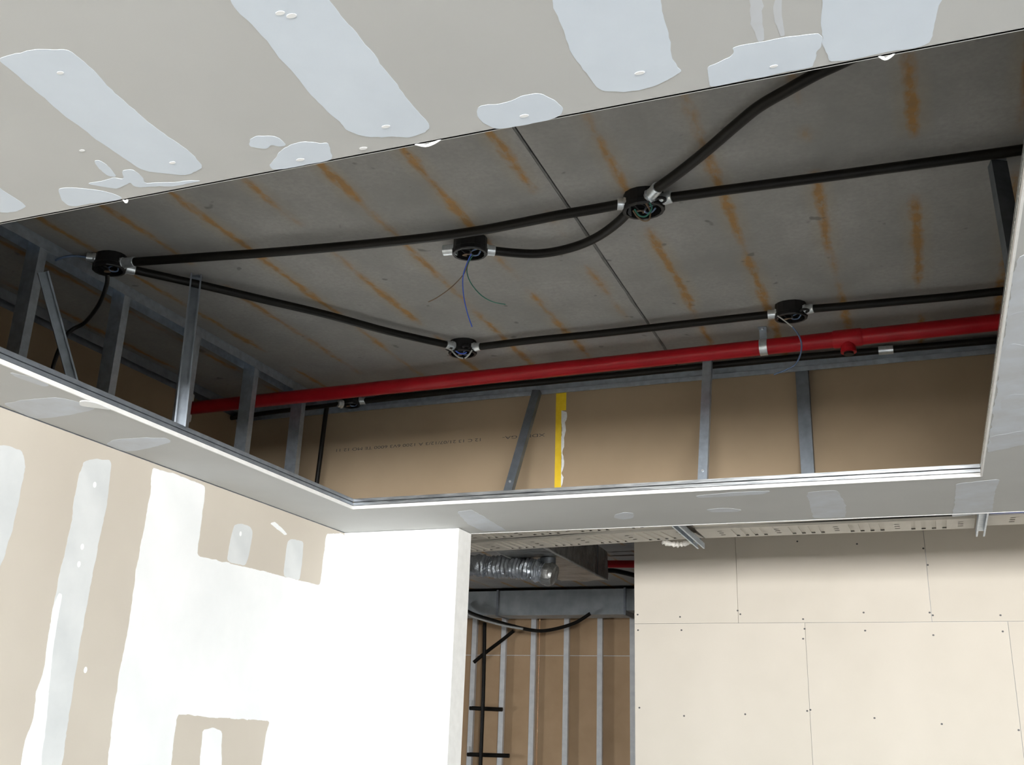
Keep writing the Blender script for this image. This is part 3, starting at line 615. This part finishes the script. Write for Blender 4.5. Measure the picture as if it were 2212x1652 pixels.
junction_box('B', 'black junction box with three long loose wires dangling', .2, [(CON['BC'][0], 1), ((-1.475, 2.99, 3.255), 1)], [], [(WB[0], .0018, 'wire_brown'), (WB[1], .0020, 'wire_blue'), (WB[2], .0018, 'wire_green')])
junction_box('C', 'black junction box where four conduits meet', .3, [(CON['AC'][-1], 1), (CON['CR'][0], 1), (CON['CT'][0], 1), (CON['BC'][-1], 1)], [-.5], [(WC[0], .0028, 'wire_brown'), (WC[1], .0028, 'wire_green')], .06)
junction_box('D', 'black junction box with looped wires where the conduit bends, above the red pipe', 0, [(CON['AD'][-1], 1), (CON['DE'][0], 1)], [-2.2, -.9], [(WD[0], .0028, 'wire_blue'), (WD[1], .0035, 'wire_grey'), (WD[2], .0035, 'wire_grey')])
junction_box('E', 'black junction box with one wire hooking down over the red pipe', 0, [(CON['DE'][-1], 1), (CON['ER'][0], 1)], [-.6], [(WE[0][:3], .0028, 'wire_grey'), (WE[0][2:], .0032, 'wire_slate')])
junction_box('F', 'black junction box in the far left corner under the red pipe', 0, [(CON['FR'][0], 1), (CON['FL'][0], 1)], [], [], .048)
def conduit(label, pts, r=.0158, mat='black_conduit', sub=6, name='conduit', cat='conduit', grp='black conduits on the slab'):
    o_ = MB(pts[0]).tube(smooth_path(pts, sub), r, 14).build(name, mat); return tag(o_, label, cat, grp)
conduit('long black conduit running from the left junction box to the four-way box', CON['AC'], .0165)
conduit('black conduit slanting from the left junction box down to the bend', CON['AD'])
conduit('straight black conduit above the red pipe between two junction boxes', CON['DE'])
conduit('black conduit leaving the right-hand lower junction box to the right edge', CON['ER'])
conduit('black conduit from the four-way box straight to the right edge', CON['CR'])
conduit('black conduit curving from the four-way box up to the near ceiling edge', CON['CT'], .0165)
conduit('black conduit sagging in a loop between two neighbouring junction boxes', CON['BC'])
fr_c = conduit('black conduit running along the top of the bulkhead track', CON['FR'])
conduit('short black conduit from the far corner box to the shaft wall', CON['FL'], .012)
conduit('black conduit dropping down beside the rightmost left stud', FDOWN, .012)
conduit('black cable hanging from the left junction box between the studs', ACABLE, .008, 'black_plastic', 8, 'hanging_cable', 'cable')
conduit('thin cable leaving the left junction box towards the leftmost stud', ATHIN, .0045, 'wire_slate', 8, 'thin_cable', 'cable')
q = Vector(CON['FR'][6]); MB(q).tube([q+Vector((-.005, 0, 0)), q+Vector((.055, .001, 0))], .0195, 12).build('coupling', 'zinc_coupling', fr_c)

# ---------------------------------------------------------------- sprinkler pipe
p = [Vector(v) for v in PIPE]
e = empty('sprinkler_pipe', p[0]); tag(e, 'red painted sprinkler pipe crossing below the slab', 'pipe')
a, b = Vector((-3.455, 4.14, p[0].z)), Vector((1.4, 4.14, p[2].z+.004))
pa = lambda x: a+(b-a)*((x-a.x)/(b.x-a.x))
PR = .0335
MB(p[0]).tube([pa(-3.455), pa(-1.5), pa(-.27), pa(.5), b], PR, 24).build('pipe_run', 'red_paint', e)
tee = Vector((-.204, 4.14, pa(-.204).z))
MB(tee).tube([pa(-.262), pa(-.255), pa(-.153), pa(-.146)], .037, 24, radii=[.0345, .0375, .0375, .0345]).build('tee_fitting', 'red_paint', e)
MB(tee).tube([tee, tee+Vector((0, 0, -.046)), tee+Vector((0, 0, -.047)), tee+Vector((0, 0, -.062))], .03, 20, radii=[.029, .029, .031, .031]).build('tee_outlet', 'red_paint', e)
MB(tee).tube([tee+Vector((0, 0, -.062)), tee+Vector((0, 0, -.071))], .02, 14).build('outlet_plug', 'black_plastic', e)
sp = pa(-.54); e = empty('pipe_clamp', sp); tag(e, 'galvanised strap clamp holding the red pipe to the slab', 'clamp')
MB(sp).tube([sp+Vector((-.016, 0, 0)), sp+Vector((.016, 0, 0))], PR+.0025, 24).build('strap_ring', 'zinc_coupling', e)
MB(sp).box(sp.x-.015, sp.x+.015, sp.y-.004, sp.y+.002, sp.z+PR, SLAB).build('strap_tail', 'galvanised', e)
sf = MB(sp).box(sp.x-.018, sp.x+.018, sp.y-.03, sp.y+.002, SLAB-.003, SLAB).build('strap_foot', 'galvanised_dull', e)
MB(sp).tube([(sp.x, sp.y-.016, SLAB-.003), (sp.x, sp.y-.016, SLAB-.009)], .006, 6).build('anchor_bolt', 'zinc_coupling', sf)
for dz in (.055, -.055):
    q = Vector((-3.452, 4.14, p[0].z+dz)); o_ = plate('pipe_seal', [(q.y-.008, q.z-.02), (q.y+.006, q.z-.022), (q.y+.009, q.z+.018), (q.y-.005, q.z+.021)], 'x', -3.459, .004, 'white_seal', ws)

# ---------------------------------------------------------------- cable trays in the corridor
def cable_tray(label, p0, p1, width, z, depth=.05):
    """p0-p1: near edge; the tray lies on its far side. Slotted floor, upturned sides."""
    p0, p1 = Vector((*p0, z)), Vector((*p1, z)); L = (p1-p0).length; d = (p1-p0)/L; n = Vector((-d.y, d.x, 0))
    e = empty('cable_tray', p0); tag(e, label, 'cable tray', 'perforated cable trays in the corridor')
    us = {0.0, L}; special = []
    u = .10
    while u < L-.06:
        special.append((u, u+.024, 'slot')); us |= {u, u+.024}
        for k in range(4):
            a_ = u+.075+k*.048
            if a_+.02 < L-.01: special.append((a_, a_+.020, 'emb')); us |= {a_, a_+.020}
        u += .29
    us = sorted(us); vsr = [0, .03]+[x for k in range(3) for x in (width*(.3+.2*k)-.007, width*(.3+.2*k)+.007)]+[width-.03, width]
    def state(i, j):
        um = (us[i]+us[i+1])/2; vm = (vsr[j]+vsr[j+1])/2
        for a_, b_, kind in special:
            if a_ < um < b_:
                if kind == 'slot' and any(abs(vm-width*(.3+.2*k)) < .007 for k in range(3)): return None
                if kind == 'emb' and .03 < vm < width-.03: return .006
        return 0.0
    mb = MB(p0); nu, nv = len(us)-1, len(vsr)-1
    st = [[state(i, j) for j in range(nv)] for i in range(nu)]
    P = lambda uu, vv, hh: p0+d*uu+n*vv+Vector((0, 0, hh))
    for i in range(nu):
        for j in range(nv):
            hgt = st[i][j]
            if hgt is None: continue
            mb.add([P(us[i], vsr[j], hgt), P(us[i+1], vsr[j], hgt), P(us[i+1], vsr[j+1], hgt), P(us[i], vsr[j+1], hgt)], [(0, 3, 2, 1)])
            if i+1 < nu and st[i+1][j] is not None and st[i+1][j] != hgt:
                mb.add([P(us[i+1], vsr[j], hgt), P(us[i+1], vsr[j+1], hgt), P(us[i+1], vsr[j+1], st[i+1][j]), P(us[i+1], vsr[j], st[i+1][j])], [(0, 1, 2, 3)])
    mb.build('slotted_floor', 'tray_paint', e, fix=False)
    for vv, s_ in ((0, 1), (width, -1)):
        MB(p0).sweep([(0, 0), (.0015, 0), (.0015, depth), (.010, depth), (.010, depth+.0015), (0, depth+.0015)], P(0, vv, 0), P(L, vv, 0), n*s_, Vector((0, 0, 1))).build('side_flange', 'tray_paint', e)
    MB(p0).sweep([(0, 0), (width-.02, 0), (width-.02, .002), (0, .002)], P(.01, .01, .03), P(L-.01, .01, .03), n, Vector((0, 0, 1))).build('cable_bed', 'tray_inner', e)
TZ = 1.05+EYE
cable_tray('far perforated cable tray section above the doorway gap', (-2.75, 5.486), (-1.125, 5.266), .28, TZ)
cable_tray('far perforated cable tray section between the two support channels', (-1.085, 5.298), (.250, 5.291), .255, TZ)
cable_tray('far perforated cable tray section right of the right support channel', (.300, 5.240), (3.5, 5.232), .245, TZ)
cable_tray('near perforated cable tray section above the doorway gap', (-2.75, 5.185), (-1.125, 4.965), .235, TZ)
cable_tray('near perforated cable tray section tucked behind the ceiling edge', (-1.085, 4.985), (.250, 4.925), .25, TZ)
def support(label, x0, y0, x1, y1):
    e = empty('tray_support', (x0, y0, TZ)); tag(e, label, 'support', 'slotted channels carrying the cable trays')
    a_, b_ = Vector((x0, y0, TZ-.002)), Vector((x1, y1, TZ-.002)); d = (b_-a_).normalized(); xd = Vector((d.y, -d.x, 0))
    MB(a_).sweep(c_prof(.041, .03, .008, .0025), a_, b_, xd, Vector((0, 0, -1))).build('channel', 'galvanised', e)
    for q in (a_+d*.006, b_-d*.02):
        MB(q).tube([q, Vector((q.x, q.y, SLAB))], .005, 8).build('threaded_rod', 'galvanised_dull', e)
support('slotted steel channel under the trays beside the white rag', -1.13, 4.94, -1.135, 5.69)
support('slotted steel channel under the trays near the right edge', .275, 4.94, .278, 5.60)
conduit('black tube added as the shade in the gap between the two rows of trays', [(-2.6, 5.425, TZ+.025), (-1.9, 5.33, TZ+.02), (-1.2, 5.235, TZ+.024), (-.5, 5.255, TZ+.022), (.24, 5.235, TZ+.022)], .019, 'black_conduit', 6, 'gap_shade_tube', 'cable', 'cables in the corridor')  # added dark tube stands in for the shade between the tray rows
conduit('blue cable lying in the gap beside the right-hand tray', [(.31, 5.21, TZ+.02), (1.0, 5.205, TZ+.015), (2.2, 5.2, TZ+.02), (3.4, 5.205, TZ+.02)], .018, 'wire_blue', 4, 'data_cable', 'cable', 'cables in the corridor')
# rag caught on the tray
cl = [Vector(v) for v in CLOTH]; mb = MB(cl[0])
path = smooth_path([(-1.33, 5.585, TZ-.004), (-1.29, 5.60, TZ-.014), (-1.24, 5.625, TZ-.016), (-1.19, 5.60, TZ-.012), (-1.15, 5.575, TZ-.004)], 5)
mb.tube(path, .012, 8, radii=[.008+.016*abs(noise.noise((i*.6, 2, 0)))+.006*(i % 2) for i in range(len(path))])
tag(mb.build('rag', 'cloth_rag'), 'crumpled pale rag caught under the cable tray', 'rag')

# ---------------------------------------------------------------- far room: ducts, pipes, studs
e = empty('stud_frame', (-4, 12, 0)); tag(e, 'bright steel studs in front of brown boards in the far room', 'stud frame')
for x in [v[0] for v in FAR['stud_x']]+[-2.8, -2.4, -5.6]:
    MB((x, 12.0, 0)).sweep(c_prof(.062, .05), (x, 12.0, 0.03), (x, 12.0, SLAB-.01), (1, 0, 0), (0, 1, 0)).build('stud', 'galvanised_bright', e)
MB((-4, 12, SLAB)).sweep(u_prof(.07, .04), (-8, 12.03, SLAB), (5.9, 12.03, SLAB), (0, 1, 0), (0, 0, -1)).build('head_track', 'galvanised_dull', e)
MB((-4, 12, 0)).sweep(u_prof(.07, .04), (-8, 12.03, .001), (5.9, 12.03, .001), (0, 1, 0), (0, 0, 1)).build('floor_track', 'galvanised_dull', e)

e = empty('sheet_metal_duct', (-4, 11.4, 1.34+EYE)); tag(e, 'grey rectangular sheet metal duct along the top of the far room', 'duct')
MB((-4, 11.4, 1.34+EYE)).box(-7.9, -4.692, 11.42, 11.75, 1.345+EYE, 1.62+EYE).build('duct_section', 'duct_sheet', e)
MB((-4, 11.4, 1.34+EYE)).box(-4.688, -3.15, 11.4, 11.75, 1.335+EYE, 1.62+EYE).build('duct_section', 'duct_sheet', e)
MB((-4, 11.4, 1.34+EYE)).box(-3.146, -1.9, 11.42, 11.75, 1.38+EYE, 1.62+EYE).build('duct_section', 'duct_sheet', e)
for x in (-4.69, -3.148):
    MB((x, 11.4, 1.34+EYE)).box(x-.012, x+.012, 11.39, 11.76, 1.325+EYE, 1.63+EYE).build('joint_flange', 'galvanised_dull', e)

# foil wrapped rectangular duct
X0, X1, Y0, Y1, Z0, Z1 = -2.955, -2.538, 5.9, 8.634, 1.30+EYE, 1.551+EYE
e = empty('foil_duct', (-2.75, 7.5, Z0)); tag(e, 'foil-wrapped rectangular duct hanging above the doorway gap', 'duct')
bm = bmesh.new(); bmesh.ops.create_cube(bm, size=1.0)
bmesh.ops.subdivide_edges(bm, edges=[ed for ed in bm.edges], cuts=18, use_grid_fill=True)
for v in bm.verts:
    w_ = Vector((X0+(v.co.x+.5)*(X1-X0), Y0+(v.co.y+.5)*(Y1-Y0), Z0+(v.co.z+.5)*(Z1-Z0)))
    k = noise.noise_vector(w_*6)*.010+noise.noise_vector(w_*19)*.005
    v.co = w_+k-Vector((-2.75, 7.5, Z0))
me = bpy.data.meshes.new('wrap'); bm.to_mesh(me); bm.free()
link('foil_wrap', me, 'foil_wrap', e)
pts = [Vector((X1+.002, Y0+(Y1-Y0)*i/40, Z0-.001))+noise.noise_vector((i*1.3, 4, 2))*.004 for i in range(41)]
MB(pts[0]).tube(pts, .008, 6).build('seam_tape', 'white_seal', e)
pts = [Vector((X0+.002, Y0+(Y1-Y0)*i/40, Z0-.001))+noise.noise_vector((i*1.3, 9, 2))*.004 for i in range(41)]
MB(pts[0]).tube(pts, .004, 6).build('seam_tape', 'white_seal', e)
for y in (6.3, 8.3):
    for x in (X0-.012, X1+.012):
        MB((x, y, Z0)).box(x-.002, x+.002, y-.012, y+.012, Z0, SLAB).build('hanger_strap', 'galvanised_dull', e)

# flexible foil duct joining it from the left
fx = [Vector(v) for v in FAR['flex']]
e = empty('flexible_duct', fx[0]); tag(e, 'shiny crinkled flexible duct feeding the foil-wrapped duct', 'duct')
path = smooth_path([(-5.0, 7.5, fx[0].z+.05)]+[tuple(v) for v in fx], 14)
mb = MB(fx[0]); mb.tube(path, .085, 28, radii=[.078+.010*(i % 2)+.012*noise.noise((i*.35, 1, 0)) for i in range(len(path))])
mb.v = [tuple(Vector(v)+noise.noise_vector(Vector(v)*16)*.012) for v in mb.v]
mb.build('duct_sleeve', 'foil_flex', e)
q = path[-1]; MB(q).tube([q+Vector((-.05, 0, .01)), q+Vector((0, 0, 0)), q+Vector((.03, 0, -.01))], .09, 16, radii=[.09, .094, .075]).build('sleeve_collar', 'foil_wrap', e)
q = path[-8]; MB(q).tube([q, Vector((q.x, q.y, Z0-.003))], .06, 16).build('spigot', 'galvanised_dull', e)

G2 = 'services in the far room'
conduit('red pipe end showing behind the foil duct', [FAR['red'][0], FAR['red'][1], (-1.9, 9.5, 3.2)], .036, 'red_paint', 4, 'red_pipe', 'pipe', G2)
conduit('black conduit dipping behind the foil duct', FAR['con'], .022, 'black_conduit', 6, 'conduit', 'conduit', G2)
conduit('sagging dark cable draped across the far studs', FAR['cable'], .020, 'black_conduit', 8, 'hanging_cable', 'cable', G2)
conduit('thin grey cable beside the sagging dark cable', FAR['cable2'], .012, 'wire_grey', 8, 'thin_cable', 'cable', G2)
conduit('upright dark conduit near the left of the far room', FAR['vert'], .022, 'black_conduit', 4, 'conduit', 'conduit', G2)
conduit('slanting dark conduit crossing the far studs', FAR['diag'], .022, 'black_conduit', 4, 'conduit', 'conduit', G2)
for k, lab in (('rod1', 'upper short dark pipe stub in the far room'), ('rod2', 'lower short dark pipe stub in the far room')):
    a_, b_ = [Vector(v) for v in FAR[k]]
    e = empty('pipe_stub', a_); tag(e, lab, 'pipe', G2)
    MB(a_).tube([a_, b_], .024, 12).build('stub', 'black_conduit', e)
    MB(a_).tube([a_+Vector((.01, 0, .02)), a_+Vector((.01, 0, .09))], .02, 10).build('white_cap', 'white_seal', e)
bpy.context.view_layer.update()
